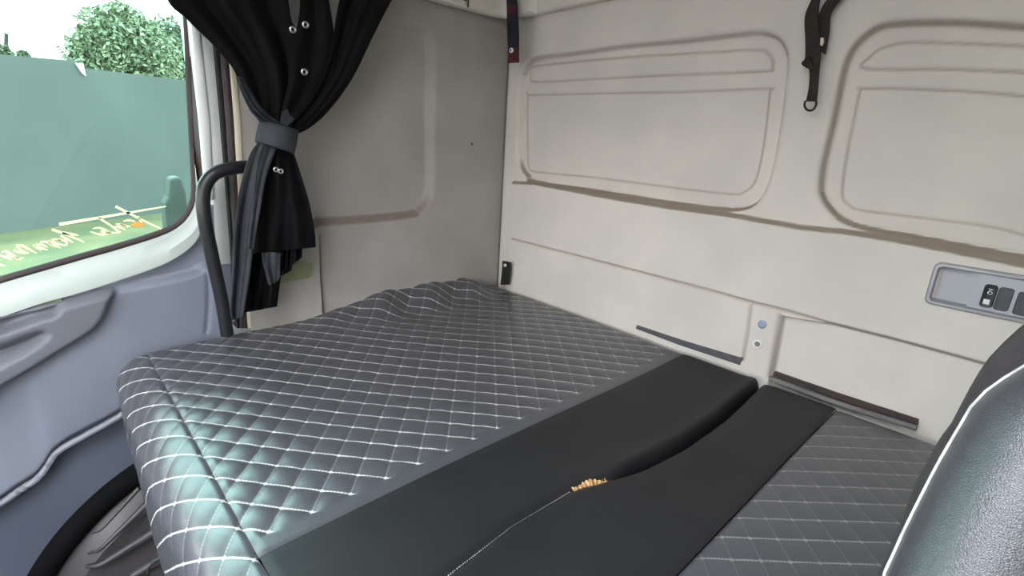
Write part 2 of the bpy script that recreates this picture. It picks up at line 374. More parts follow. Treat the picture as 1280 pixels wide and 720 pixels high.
# ---- wall_left (plane x=0), height>0 = towards interior (+x)
rl = pl(catmull([(545, 162), (546.6, 72), (543, 47), (534, 34), (518, 28), (470, 18), (400, 2)], 5), 0, 0, (1, 2))
rb = pl(catmull([(340, 292), (396, 286), (459, 281), (517, 274.5), (530.5, 266.6), (541, 251), (545, 230), (545, 190)], 5), 0, 0, (1, 2))
rec = np.concatenate([rb, rl, [(-.66, rl[-1][1]), (-.68, .6), (-.66, rb[0][1])]])
ys = dens(-.735, .0, .005, [(-.60, -.55, .0015), (-.30, -.22, .003)]); zs = dens(-.25, .95, .006, [(.20, .30, .003)])
U, V = np.meshgrid(ys, zs, indexing='ij')
d = sdf(U, V, rec); H = -.020 * sstep(-d / .026)
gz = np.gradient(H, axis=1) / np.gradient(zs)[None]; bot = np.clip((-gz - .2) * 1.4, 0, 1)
lip = pl([(399, 300), (400, 345), (402, 372)], 0, 0, (1, 2))
yl = np.interp(V, lip[::-1, 1], lip[::-1, 0]); H += .014 * sstep((yl - U) / .006) * sstep((.26 - V) / .03)
dust_shade = np.maximum(.9 * bot, .9 * np.exp(-((U - yl) / .004) ** 2) * (V < .2))
H += .012 * np.exp(-((U + .075) / .05) ** 2) * 0
o = mesh_obj('wall_left', np.stack([H, U, V], -1), grid_faces(*U.shape), M['wall_side']); add_attr(o, 'dust_shade', dust_shade)
tag(o, 'grey felt side wall behind the door with one recessed panel', 'wall', kind='structure'); wall_left = o
hole = X((590, 180), .0015)
Soup().disc(hole, (1, 0, 0), .0035, .0008, 12).build('screw_hole', M['rubber'], None)
ho = bpy.data.objects['screw_hole']; tag(ho, 'tiny black plug on the side wall beside the corner', 'plug')
ol = [X(q, .0142) for q in [(340, 356), (386, 347), (389, 344), (390, 328), (340, 322)]]
Soup().prism(ol, (.003, 0, 0)).build('cover_plate', M['olive'], wall_left, smooth=False)['label'] = 'olive plastic cover plate'
w = [X(q, .02) for q in [(312, 389), (316, 396), (320, 397), (350, 383.5), (350, 380), (325, 389)]]

# ---- headliner shelf corner
ctr = []; zed = []
edge_px = [('x', (509, -5)), ('x', (552, 7)), ('x', (579, 12.5)), ('x', (600, 16))]
path = [(.035, -1.3), (.035, -.32), (.034, -.18), (.036, -.10), (.052, -.058), (.085, -.038), (.13, -.03), (.30, -.024), (1.72, -.024)]
path = catmull(path, 6)
def ztop(p):
    s = p[0] - p[1]; return .742 + .012 * np.clip(s if p[0] > .06 else 0, 0, .4) / .4
prof = [(-.03, 0.004), (.0, .0), (.006, .002), (.010, .008), (.011, .02), (.011, .25)]
P = np.zeros((len(path), len(prof), 3))
T = np.gradient(path, axis=0); T /= np.linalg.norm(T, axis=1)[:, None]; N = np.stack([T[:, 1] * -1, T[:, 0]], 1) * -1
for i, p in enumerate(path):
    for j, (dn, dz) in enumerate(prof):
        q = p + N[i] * dn * 1.0; P[i, j] = (q[0], q[1], ztop(p) + dz)
hl = mesh_obj('trim_2', P, grid_faces(*P.shape[:2]), M['headliner'])
tag(hl, 'off-white moulded headliner edge curving round the corner', 'trim', kind='structure')
seam = [np.array([.047, -.185, .742 + dz]) for dz in (0.001, .03, .1)]
tag(Soup().tube(seam, .002, 6).build('trim_3', M['rubber_brown']), 'dark joint line in the headliner edge', 'trim', kind='structure')
tag(Soup().tube([(.047, -.19, .757), (.047, -.26, .757), (.047, -.4, .757)], .0014, 6).build('trim_4', M['rubber_brown']), 'thin brown joint along the headliner edge', 'trim', kind='structure')

# ---- rest of the cab shell
s = Soup(); s.box((.85, -.5, .97), (1.9, 1.2, .03)); s.box((.85, -2.09, .97), (1.9, .22, .03)); s.box((.28, -1.54, .97), (.76, .90, .03)); s.box((1.62, -1.54, .97), (.36, .90, .03))  # opening added overhead, out of view, to let skylight in
tag(s.build('ceiling', M['ceiling'], smooth=False), 'pale felt cab ceiling with an unseen roof opening added for light', 'ceiling', kind='structure')
tag(Soup().box((.85, -1.05, -.765), (1.9, 2.3, .03)).build('floor', M['floor'], smooth=False), 'dark rubber cab floor', 'floor', kind='structure')
s = Soup()
s.box((1.74, -.83, .1), (.04, 1.72, 1.75)); s.box((1.74, -1.93, -.34), (.04, .50, .86)); s.box((1.74, -1.93, .88), (.04, .50, .2)); s.box((1.74, -2.1, .45), (.04, .12, .75))
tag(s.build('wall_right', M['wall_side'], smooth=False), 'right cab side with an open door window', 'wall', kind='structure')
s = Soup(); s.box((.85, -2.18, -.34), (1.9, .04, .86)); s.box((.85, -2.1, .76), (1.9, .2, .42))  # unseen header over the windscreen, lowered to darken the upper rear wall
tag(s.build('wall_front', M['door_dark'], smooth=False), 'front bulkhead below the windscreen opening', 'wall', kind='structure')

# ---- pillars beside the door (traced on planes near x=0, each a strip with depth)
rows = (8, 60, 150, 250, 330, 410)
tr = {'a': (231, 235, 238.5, 246, 251, 255), 'b': (237.5, 241.5, 249, 257, 262, 266), 'c': (246.5, 252, 262, 267, 271, 275), 'd': (262, 268, 276, 284, 290, 296),
      'e': (268, 273, 281, 287, 293, 299), 'f': (272, 276, 284.5, 291, 297, 303), 'g': (281, 285, 292.5, 298, 304, 310), 'h': (289, 293, 301, 306, 312, 318)}
def strip(name, k0, k1, x0, dep, mat, parent=None, i0=0, i1=6, up=True):
    A = [X((tr[k0][i], rows[i]), x0) for i in range(i0, i1)]; Bp = [X((tr[k1][i], rows[i]), x0) for i in range(i0, i1)]
    if up and i0 == 0:
        A.insert(0, A[0] + (A[0] - A[1]) * 5); Bp.insert(0, Bp[0] + (Bp[0] - Bp[1]) * 5)
    A = np.array(A); Bp = np.array(Bp); off = np.array([-dep, 0, 0])
    ring = np.stack([A + off, A, A * .8 + Bp * .2 + [.002, 0, 0], A * .2 + Bp * .8 + [.002, 0, 0], Bp, Bp + off], 0)
    return Soup().grid(ring).build(name, mat, parent)
pr = empty('trim_5', (0, -.76, .2), 'white door pillar with dark rubber seals beside the side window', 'pillar', kind='structure')
strip('pillar_panel', 'b', 'c', -.006, .05, M['white_plastic'], pr, 0, 4)
strip('pillar_return', 'c', 'd', -.010, .05, M['pillar_grey'], pr, 0, 5)
strip('door_seal', 'd', 'e', .000, .05, M['rubber'], pr)
strip('seal_lip', 'e', 'f', -.004, .05, M['rubber_grey'], pr)
strip('brown_seal', 'f', 'g', .000, .05, M['rubber_brown'], pr)
strip('cream_edge', 'g', 'h', .002, .05, M['cream'], pr)

# ================================================================== door and window
GX = -.055                      # plane of the side glass
dr = empty('door_1', (-.04, -1.2, -.2), 'grey moulded cab door below the side window', 'door', kind='structure')
win_px = catmull([(233, -10), (235, 60), (239, 150), (242, 205), (243, 235), (240, 255), (228, 275), (203, 290), (150, 307), (100, 321), (50, 335.5), (0, 350), (-60, 369)], 8)
win = pl(win_px, 0, -.045, (1, 2))
sill_px = catmull([(243, 205), (247, 240), (248, 266), (240, 285), (215, 304), (180, 319), (100, 344), (50, 357), (0, 373), (-60, 394)], 8)
sill = pl(sill_px, 0, -.028, (1, 2))
def resample(P, n):
    P = np.asarray(P, float); L = np.r_[0, np.cumsum(np.linalg.norm(np.diff(P, axis=0), axis=1))]; t = np.linspace(0, L[-1], n)
    return np.stack([np.interp(t, L, P[:, k]) for k in range(P.shape[1])], 1)
w3 = np.insert(win, 0, -.045, axis=1); 
wl = w3[:, :]
front = np.array([[-.045, -1.95, .02], [-.045, -2.0, .1], [-.045, -1.75, .86], [-.045, wl[0][1], .86]])
ring = np.concatenate([wl, front])          # closed opening outline
# glass pane with real thickness
gl = ring.copy(); gl[:, 0] = GX
wn = empty('window_1', (GX, -1.2, .4), 'green-tinted side window of the cab with black rubber seal', 'window', kind='structure')
o = mesh_obj('glass_pane', gl, [tuple(range(len(gl)))], M['glass'], wn, smooth=False)
rs = Soup(); cl = np.concatenate([ring, ring[:1]]); rs.tube(resample(cl, 220) + [.002, 0, 0], .0065, 8, caps=False); rs.build('rubber_seal', M['rubber_brown'], wn)
rs = Soup(); pp = np.array([X((tr['a'][i] + 3, rows[i]), -.03) for i in range(0, 4)]); pq = np.array([X((tr['b'][i] - .5, rows[i]), -.012) for i in range(0, 4)])
pp = np.concatenate([[pp[0] + (pp[0] - pp[1]) * 5], pp]); pq = np.concatenate([[pq[0] + (pq[0] - pq[1]) * 5], pq])
rs.grid(np.stack([pp + [-.03, 0, 0], pp, pq, pq + [-.03, .003, 0]], 0)); rs.build('window_channel', M['rubber_brown'], wn)
# door sill: the sloping surface between the glass and the panel
a = resample(wl[len(wl) // 5:], 90); b = resample(np.insert(sill, 0, -.028, axis=1), 90)
c = b + [.006, 0, -.008]; e = b + [.006, .0, -.03]
Soup().grid(np.stack([a + [-.02, 0, -.004], a, a * .5 + b * .5 + [.005, 0, .003], b, c, e], 0)).build('window_sill', M['door_sill'], dr)

# door panel: height field over (y,z)
ys = dens(-2.1, -.785, .007, [(-1.25, -.785, .0035)]); zs = dens(-.74, .31, .007, [(-.35, .3, .0035)])
U, V = np.meshgrid(ys, zs, indexing='ij')
DX = -.040
def dp(pts, n=6, closed=True): return pl(catmull(pts, n, closed), 0, DX, (1, 2))
H = np.zeros_like(U)
# sloped shoulder along the top, swelling belly lower down
mid = dp([(253, 330), (222, 341), (138, 357), (33, 381), (0, 386), (-80, 404)], 6, False)
zmid = np.interp(U, mid[::-1, 0], mid[::-1, 1])
H += .02 * sstep((zmid - V + .004) / .02) - .004
H -= .035 * sstep((zmid - V - .10) / .24)
# armrest body
arm = dp([(138, 358), (135.5, 374), (127, 394), (111, 411), (67, 438), (30, 461), (0, 479), (-60, 520), (-130, 470), (-100, 400), (0, 391), (60, 376)], 5)
d = sdf(U, V, arm); H += .022 * sstep(-d / .012 + .3)
slot = dp([(0, 394), (70, 377), (76, 366), (77, 374), (69, 388), (50, 394), (0, 411), (-90, 440), (-90, 420)], 3)
d2 = sdf(U, V, slot); H -= .030 * sstep(-d2 / .010 + .3)
scoop = dp([(-60, 440), (0, 422), (30, 411), (52, 405), (61, 410), (58, 418), (33, 436), (0, 453), (-60, 485)], 5)
d3 = sdf(U, V, scoop); H -= .034 * sstep(-d3 / .03 + .1)
# raised closing pocket line near the rear edge
cr = dp([(90, 371), (222, 341), (250, 338), (258, 346), (258.5, 380), (256, 412)], 5, False)
H -= .004 * np.exp(-(seg_dist(U, V, cr, False) / .004) ** 2)
# lower map pocket set back under the light edging
trim = dp([(170, 505), (140, 524), (95, 549), (70, 567), (58, 586), (45, 601), (20, 617), (0, 631), (-80, 676)], 6, False)
zt = np.interp(U, trim[::-1, 0], trim[::-1, 1])
H += .02 * sstep((V - zt + .0) / .02) * sstep((zt + .18 - V) / .18) - .012 * sstep((zt - V) / .03)
top = np.interp(U, sill[::-1, 0], sill[::-1, 1])
ff = np.ones((len(ys) - 1, len(zs) - 1), bool)
Vc = np.minimum(V, top - .004)
Pd = np.stack([DX + H, U, Vc], -1)
Dm = mesh_obj('door_panel', Pd, grid_faces(*U.shape), M['door'], dr)
solidify(Dm, .0)
Dm.modifiers.clear()
# darker armrest skin: second material by face region; third carries the painted lower-door shade
Dm.data.materials.append(M['door_dark']); Dm.data.materials.append(M['door_low'])
fc = ((d[:-1, :-1] + d[1:, 1:]) / 2 < .0)
low_ = (V < zt - .004)[:-1, :-1]; Dm.data.polygons.foreach_set('material_index', np.where(low_, 2, fc).reshape(-1).astype(np.int32))
t3 = np.stack([np.full(len(trim), 0.), trim[:, 0], trim[:, 1]], 1)
def door_h(y, z):
    i = int(np.clip(np.searchsorted(ys, y), 1, len(ys) - 1)); j = int(np.clip(np.searchsorted(zs, z), 1, len(zs) - 1)); return DX + H[i, j]
t3[:, 0] = [door_h(y, z + .012) + .001 for y, z in trim]
Soup().tube(resample(t3, 60), .0062, 8).build('pocket_edging', M['edge_light'], dr)
sq = [np.array([DX + .0, *q]) for q in dp([(37, 369), (75, 365.5), (77, 374), (38, 380)], 1)]
sqd = Soup().prism([q * [0, 1, 1] + [DX + .012, 0, 0] for q in sq], (.002, 0, 0)).build('switch_inset', M['olive'], dr, smooth=False)
bpost = Soup().prism([X(q, -.012) for q in [(262, 256), (286, 255), (292, 330), (298, 400), (281, 415), (262, 330)]], (-.03, 0, 0)).build('lower_pillar_cover', M['door'], pr, bevel=.003)
# outer door skin so daylight does not leak around
s = Soup(); s.box((-.13, -1.45, -.36), (.02, 1.4, .80)); s.box((-.13, -.38, .1), (.02, .78, 1.8)); s.box((-.09, -.75, .1), (.02, .02, 1.8)); s.box((-.09, -1.2, .93), (.1, 2, .12))
tag(s.build('wall_outer', M['white_plastic'], smooth=False), 'painted outer skin of the cab', 'wall', kind='structure')

# mirrored hand-cut lettering stuck on the outside of the glass
ST = [([(74, 280.5), (140, 269.5), (207.5, 258)], (1.7, 1.3, .7)), ([(144.5, 258), (172, 272), (204, 287.5)], (1.4, 1.2, .6)),
      ([(123.7, 272.7), (137, 281), (151, 291)], (1.3, 1.0, 1.2)), ([(113, 289.5), (122, 292.5), (130, 293), (140.5, 291), (150, 291.2)], (.5, 1, 1.2, 1, .6)),
      ([(116, 285.8), (124, 284.7), (132, 287.5), (139, 292)], (.5, 1, 1.1, .6)), ([(126, 289), (131, 290), (136, 291)], (1.3, 1.6, .8)),
      ([(145, 280), (151, 281), (160, 284.2)], (.6, 1.1, .6)), ([(143, 283.6), (149, 284), (157, 287)], (.6, 1.2, .7)), ([(149, 279), (155, 281.5), (163, 283)], (.5, .9, .6)), ([(154, 276.7), (161, 275.3), (169, 277)], (.5, 1.1, .6)),
      ([(173.5, 270), (175, 276), (178, 279)], (.4, .8, .5)),
      ([(65, 286.8), (80, 292), (92, 297), (105.4, 302.6)], (1.4, 1.3, 1.1, .5)), ([(78, 291), (88, 292.6), (97.8, 294.2)], (1.5, 1.5, .5)), ([(76, 294.5), (84, 299), (91.6, 303.4)], (1.2, 1.3, .7)),
      ([(73, 299.6), (80, 301), (84, 304.4), (80, 306.6), (71, 304), (65, 300.5), (70, 299), (76, 301)], (.8, 1, 1.1, 1, 1.1, 1, .8, .6)), ([(60, 301.8), (68, 306), (76, 310)], (1.1, 1.2, .6)),
      ([(50.4, 302.8), (58, 302.4), (64, 306), (70, 309)], (.7, 1.1, 1, .5)), ([(44, 307), (52, 310), (59.6, 312.6)], (1, 1.2, .6)), ([(41, 306), (46, 310), (52, 313)], (.8, 1.1, .6)), ([(44, 306), (53, 306), (60, 309.5)], (.6, 1, .6)),
      ([(20, 307), (28, 307.2), (37, 312), (45.8, 316.4)], (1.3, 1.4, 1.2, .5)), ([(22, 309), (29, 314), (36, 316.5)], (.9, 1.2, .6)), ([(17, 313), (25, 315.5), (33, 317)], (.8, 1.2, .6)),
      ([(1.5, 315.2), (8, 314.4), (15, 318), (23, 323)], (.8, 1.3, 1.1, .6)), ([(7.6, 318.7), (16, 321), (24, 323.6), (29, 321.9)], (1, 1.2, 1.1, .5)), ([(0, 319), (8, 322), (15, 324.6)], (1, 1.2, .6)), ([(-6, 327), (0, 330.5), (6, 332.4)], (1, 1.2, .5)),
      ([(-40, 331), (-25, 336), (-10, 342)], (1, 1.2, .6)), ([(-34, 326), (-24, 330), (-14, 333)], (1, 1.2, .6))]
s = Soup(); LXp = GX - .0035
for pts, wd in ST:
    c = catmull(pts, 5); ww = np.interp(np.linspace(0, 1, len(c)), np.linspace(0, 1, len(wd)), wd) * 1.15
    T = np.gradient(c, axis=0); T /= np.linalg.norm(T, axis=1)[:, None] + 1e-9; N = np.stack([-T[:, 1], T[:, 0]], 1)
    A = np.array([X(q, LXp) for q in c + N * ww[:, None]]); Bq = np.array([X(q, LXp) for q in c - N * ww[:, None]])
    t = np.array([-.0004, 0, 0]); s.grid(np.stack([A, Bq, Bq + t, A + t], 0), closed_u=True)
lt = s.build('window_lettering', M['letter'], smooth=False)
tag(lt, 'pale yellow handwritten lettering seen reversed on the side window', 'lettering')
c = np.array([172, 281.0]); a_ = np.linspace(0, 2 * np.pi, 14, endpoint=False)
Soup().prism([X(c + [7.5 * np.cos(t) + 1.5 * np.cos(3 * t), 3.8 * np.sin(t)], LXp) for t in a_], (-.0004, 0, 0)).build('letter_blob', M['letter_tan'], None, smooth=False)
lb = bpy.data.objects['letter_blob']; lb.parent = lt; lb['label'] = 'tan vinyl blob'
# ================================================================== mattress
MY0 = -.924; RAD = .062; WX = 1.62
mt = empty('mattress', (.8, -.5, -.16), 'dark grey diamond-quilted bunk mattress with a split black centre panel', 'mattress')
YB = -.022
def surf(Xc, s):
    """point and normal on the mattress skin: s = y on top, running on down the rounded front below MY0"""
    over = np.maximum(MY0 - s, 0); ang = np.clip(over / RAD, 0, np.pi / 2); down = np.maximum(over - RAD * np.pi / 2, 0)
    y = np.where(s > MY0, s, MY0 - RAD * np.sin(ang)); z = -RAD * (1 - np.cos(ang)) - down
    ny = -np.sin(ang); nz = np.cos(ang); return y, z, ny, nz
def swell(Xc, s):
    h = np.zeros_like(Xc)
    # puckered ridge where the mattress is pushed up against the side wall
    e = sstep((s + .66) / .30) * sstep((-.02 - s) / .14)
    h += .040 * e * sstep((.13 - Xc) / .15)
    h += .010 * e * np.exp(-((Xc - .05) / .05) ** 2) * np.sin(s * 42 + Xc * 20)
    # soft edges
    h -= .010 * np.clip(1 - (YB - s) / .02, 0, 1) ** 2
    h -= .012 * np.clip(1 - (Xc + .002) / .02, 0, 1) ** 2 * (1 - e)
    # dark seam groove where the front border is sewn on
    h -= .0035 * np.exp(-((s - MY0) / .0035) ** 2)
    # dips at the changes of panel
    for xe in (.667, .969): h -= .002 * np.exp(-((Xc - xe) / .004) ** 2) * (s > MY0)
    h += .004 * np.sin(Xc * 9 + 1) * np.sin(s * 7)
    return h
def quilt_uv(Xc, s, dx, dy, x0, y0):
    return (Xc - x0) / (2 * dx) + (s - y0) / (2 * dy), (Xc - x0) / (2 * dx) - (s - y0) / (2 * dy)
def quilt_patch(name, xs, ss, lat, margin):
    Uc, S = np.meshgrid(xs, ss, indexing='ij'); a, b = quilt_uv(Uc, S, *lat)
    puff = (np.abs(np.sin(np.pi * a)) * np.abs(np.sin(np.pi * b))) ** .38
    sewn = margin(Uc, S); y, z, ny, nz = surf(Uc, S)
    amp = .0036 * (1 - .45 * (S < MY0)); h = amp * (puff * sewn + .8 * (1 - sewn)) - .004 + swell(Uc, S)
    P = np.stack([Uc, y + ny * h, z + nz * h], -1)
    o = mesh_obj(name, P, grid_faces(*Uc.shape), M['quilt'], mt); add_attr(o, 'sewn', sewn); add_attr(o, 'stitch', np.ones_like(Uc))
    ul = o.data.uv_layers.new(name='quilt'); idx = np.empty(len(o.data.loops), np.int32); o.data.loops.foreach_get('vertex_index', idx)
    uvs = np.stack([a.ravel()[idx], b.ravel()[idx]], 1).astype(np.float32); ul.data.foreach_set('uv', uvs.ravel()); return o
latL = (.0288, .0245, .5769, -.8553); latR = (.0228, .0243, 1.0205, -.4571)
quilt_patch('quilted_cover', np.arange(-.002, .6671, .0039), np.append(np.arange(MY0, YB, .0039), YB), latL, lambda x, s: ((x < .640) & (s < YB - .015)).astype(float))
quilt_patch('front_border', np.arange(-.002, WX, .0050), np.arange(MY0 - .21, MY0 + .001, .0035), latL, lambda x, s: np.ones_like(x))
o = quilt_patch('quilted_end_cover', np.append(np.arange(.969, WX, .0042), WX), np.append(np.arange(MY0, YB, .0042), YB), latR, lambda x, s: np.where(s < -.06, 1.0, .4) * .4)
# black centre panels either side of the split seam
SX = .830
def tear(s):  # half width of the gap along the split
    return .0048 * sstep((s - TY) / .07) * (1 - .45 * sstep((s + .22) / .2))
seam_pts = np.array([Zp(q, 0)[:2] for q in [(560, 720), (640, 659), (715, 614), (760, 600), (800, 581), (850, 555), (900, 520), (948, 478)]])
TY = seam_pts[3, 1]
def seam_x(s): return np.interp(s, seam_pts[:, 1], seam_pts[:, 0])
def smooth_patch(name, side):
    ss = np.append(np.arange(MY0, YB, .006), YB); n = 60; tt = (np.linspace(0, 1, n) ** .6) if side < 0 else np.linspace(0, 1, n) ** 1.6
    sx = np.interp(ss, seam_pts[:, 1], seam_pts[:, 0], left=seam_pts[0, 0]); tw = tear(ss)
    x = np.zeros((n, len(ss)))
    for j in range(len(ss)):
        x[:, j] = .667 + (sx[j] - tw[j] - .667) * tt if side < 0 else (sx[j] + tw[j]) + (.969 - sx[j] - tw[j]) * tt
    S = np.broadcast_to(ss, x.shape); y, z, ny, nz = surf(x, S)
    e = np.abs(x - (sx + side * tw)[None])
    op = sstep((S - TY + .01) / .06)
    h = swell(x, S) + .002 - (.0045 * np.exp(-(e / .006) ** 2)) * (1 - op) + op * ((.004 if side < 0 else -.003) * np.exp(-(e / .022) ** 2) - (.020 if side < 0 else .012) * np.exp(-(e / (.0042 if side < 0 else .004)) ** 1.5))
    P = np.stack([x, y + ny * h, z + nz * h], -1)
    # skirt going down into the gap
    k = -1 if side < 0 else 0; sk = P[k].copy(); sk[:, 2] -= .05
    P = np.concatenate([P, sk[None]], 0) if side < 0 else np.concatenate([sk[None], P], 0)
    return mesh_obj(name, P, grid_faces(*P.shape[:2]), M['smooth_vinyl'], mt)
smooth_patch('smooth_panel', -1); smooth_patch('smooth_panel', 1)
# body under the cover
s = Soup(); s.box((.80, -.49, -.11), (1.60, .88, .14)); s.build('mattress_core', M['rubber'], mt, smooth=False)
# broken white seam stitching
s = Soup(); pts = resample(seam_pts[:3], 70)
for i in range(0, 68, 1):
    p, q = pts[i], pts[i + 1]; k = random.uniform(.2, .65); m_ = p + (q - p) * k; off = random.uniform(-.0012, .0012)
    s.tube([(p[0] + off, p[1], -.0005), ((p[0] + m_[0]) / 2, (p[1] + m_[1]) / 2, .0012), (m_[0] - off, m_[1], -.0005)], .00055, 5)
s.build('seam_stitching', M['thread'], mt)
# tan foam showing at the torn end of the seam
fo = [Zp(q, 0) for q in [(716, 613), (723, 610), (731, 606), (740, 604), (750, 603.5), (757, 603)]]
s = Soup(); rr = [.0055, .0034, .006, .0072, .0046, .0014]
c3 = catmull(fo, 5); r3 = np.interp(np.linspace(0, 1, len(c3)), np.linspace(0, 1, 6), rr) * (1 + .25 * np.sin(np.arange(len(c3)) * 2.3))
s.tube(c3 + [0, 0, -.001], r3 * .85, 9)
for k in range(22):
    i = random.randrange(len(c3)); a_ = random.uniform(-1, 1); p = c3[i] + [a_ * .003, random.uniform(-.003, .003), .0005]
    s.tube([p, p + [random.uniform(-.005, .005), random.uniform(-.005, .005), random.uniform(.001, .0035)]], .0006, 4)
s.build('torn_foam', M['foam'], mt)
# bunk base under it
s = Soup(); s.box((.82, -.47, -.465), (1.58, .84, .55)); bb = s.build('bunk_base', M['black_plastic'], smooth=False, bevel=.01)
tag(bb, 'black plastic bunk box under the quilted mattress', 'bunk')

# ================================================================== wheel arch cover low beside the door
ar = empty('step_well_cover', (.02, -1.05, -.75), 'dark ribbed moulded cover low between door and mattress', 'cover')
out = np.array([X(q, 0.0) for q in [(60, 720), (75, 690), (100, 650), (135, 610), (165, 583)]])
yc, zc = -.86, -.75
ang = np.linspace(-.3, np.pi + .2, 60); Rr = np.mean([math.hypot((p[1] + .80) / 1.0, (p[2] + .62)) for p in out])
cy, cz = -.80, -.62
n1, n2 = 60, 16; P = np.zeros((n1, n2, 3))
for i, t in enumerate(np.linspace(math.radians(106), math.radians(200), n1)):
    for j, u in enumerate(np.linspace(0, 1, n2)):
        r = Rr * (1 - .92 * u); P[i, j] = (.005 + .05 * sstep(u / .14) * sstep((u - .02) / .1) + .07 * u, min(cy + r * math.cos(t), -.90), cz + r * math.sin(t))
Soup().grid(P).build('ribbed_shell', M['arch'], ar)
Soup().tube([P[i, 0] + [.006, 0, 0] for i in range(n1)], .022, 10).build('rim', M['rim_black'], ar)
for a_, b_, r_ in [((116, 674), (174, 610), .0045), ((112, 700), (186, 628), .007), ((110, 716), (200, 660), .011), ((140, 735), (215, 690), .013)]:
    pa, pb = X(a_, .085), X(b_, .085); Soup().tube(resample([pa + [-.02, 0, 0], pa * .85 + pb * .15, pb], 12), r_ * np.linspace(.35, 1, 12), 10).build('rib', M['arch'], ar)
cb = [X(q, .28) for q in [(187, 735), (185, 716), (189, 706), (198, 701), (210, 697)]]
tag(Soup().tube(catmull(cb, 6), .0022, 8).build('cable', M['rubber']), 'thin black cable looped under the mattress edge', 'cable')

# ================================================================== grab handle
hp = catmull([X(q, x) for q, x in [((318, 209), .02), ((300, 209), .05), ((275, 214), .055), ((261, 224), .055), ((254, 242), .055), ((256, 275), .055), ((266, 325), .05), ((277, 375), .045), ((284, 418), .035)]], 8)
gh = Soup().tube(hp, .0125, 14).build('grab_handle', M['black_plastic'])
tag(gh, 'black curved grab handle on the pillar behind the curtain', 'handle')

# ================================================================== curtain
cu = empty('curtain', (.08, -.65, .2), 'black cloth curtain gathered by a tieback beside the side window', 'curtain')
def sheet(name, Lp, Rp, xb, amp, nf, mat, ph=0, rows=40, cols=60, pinch=None, sharp=1.0, tilt=0.0, par=None):
    Lc = resample(catmull(Lp, 8), rows); Rc = resample(catmull(Rp, 8), rows); P = np.zeros((cols, rows, 3))
    for j in range(rows):
        v = j / (rows - 1); a_ = amp * (1 if pinch is None else pinch(v))
        for i in range(cols):
            u = i / (cols - 1); q = Lc[j] * (1 - u) + Rc[j] * u
            w = np.sin(2 * np.pi * (nf * u + ph) + 1.2 * math.sin(3 * v + ph * 5)) + .45 * np.sin(2 * np.pi * (nf * 2.3 * u + .3 + ph) + 2 * v)
            P[i, j] = X(q, xb + tilt * u + a_ * w * (min(1, 6 * u, 6 * (1 - u)) * .7 + .3))
    o = Soup().grid(P).build(name, mat, cu if par is None else par); o.data.polygons.foreach_set('use_smooth', [True] * len(o.data.polygons))
    solidify(o, .0022); return o
pin = lambda v: (1 - .55 * v)
tl, trr = (327.5, 153), (368, 166)
sheet('upper_drape', [(165, -75), (195, -30), (213, 6), (231, 21), (242.5, 33), (266, 55.5), (281, 73), (292, 87), (304, 116), (313, 137), (327, 155)],
      [(330, -75), (350, -30), (360, 0), (364, 26), (370, 36), (374, 60), (376, 85), (374, 115), (368, 140), (362, 152), (357, 164)], .085, .013, 1.7, M['curtain'], .1, pinch=pin)
sheet('upper_drape', [(372, -75), (374, -20), (375, 5), (372, 30), (366, 50), (362, 75), (360, 105), (354, 130), (350, 158)],
      [(408, -75), (408, -20), (411, 2), (415, 26), (418, 48), (420, 70), (414, 100), (398, 130), (364, 165)], .092, .008, .8, M['curtain'], .45, pinch=pin)
sheet('upper_drape', [(434, -75), (430, -20), (424, 2), (420, 22), (417, 44), (412, 70), (402, 100), (385, 130), (356, 164)],
      [(540, -75), (510, -30), (489, 1), (464, 50), (441, 97), (412, 137), (389, 158), (374, 166)], .098, .010, 1.1, M['curtain'], .7, pinch=pin)
sheet('grey_fold', [(296, 95), (302, 114), (312, 137), (327, 152)], [(302, 97), (316, 118), (330, 138), (352, 156)], .112, .004, 2.5, M['curtain_grey'], .2, rows=20, cols=30)
# tieback: oval band round the gathered cloth
def band(name, ctr_px, hw_px, x0, rx, n=40, mat=None):
    rings = []
    for (l, r) in ctr_px:
        a0, a1 = X(l, x0), X(r, x0); c = (a0 + a1) / 2; h = (a1 - a0) / 2
        t = np.linspace(0, 2 * np.pi, n, endpoint=False)
        rings.append(np.array([c + np.cos(k) * h + np.array([rx * np.sin(k), 0, 0]) for k in t]))
    P = np.stack(rings, 1); o = Soup().grid(P, closed_u=True).build(name, mat, cu); solidify(o, .002); return o
band('tieback', [((326, 151), (371, 163)), ((325, 155), (370.5, 169)), ((322, 166), (369, 180)), ((320.5, 175), (366.5, 190)), ((321, 178), (365, 193))], 0, .10, .034, mat=M['curtain_grey'])
# lower part: bell of cloth below the tieback in several hems
pin2 = lambda v: (.35 + .9 * v)
sheet('lower_drape', [(330, 176), (322, 205), (316, 235), (312, 270), (308, 318)], [(366, 188), (375, 215), (387, 255), (393, 288), (394.5, 309)], .100, .010, 1.4, M['curtain'], .3, pinch=pin2, rows=50)
sheet('lower_drape', [(326, 178), (318, 230), (308, 290), (300, 340), (299, 392)], [(350, 186), (360, 235), (362, 290), (352, 340), (346, 383)], .076, .010, 1.4, M['curtain'], .05, pinch=pin2, rows=50)
sheet('lower_drape', [(345, 186), (350, 230), (352, 280), (349, 346)], [(364, 188), (368, 225), (370, 270), (364, 338)], .078, .006, 1.2, M['curtain'], .2, pinch=pin2, rows=40)
sheet('lower_drape', [(352, 186), (358, 230), (360, 280), (358, 336)], [(366, 188), (373, 225), (379, 270), (377, 322)], .088, .007, 1.6, M['curtain'], .6, pinch=pin2, rows=40)
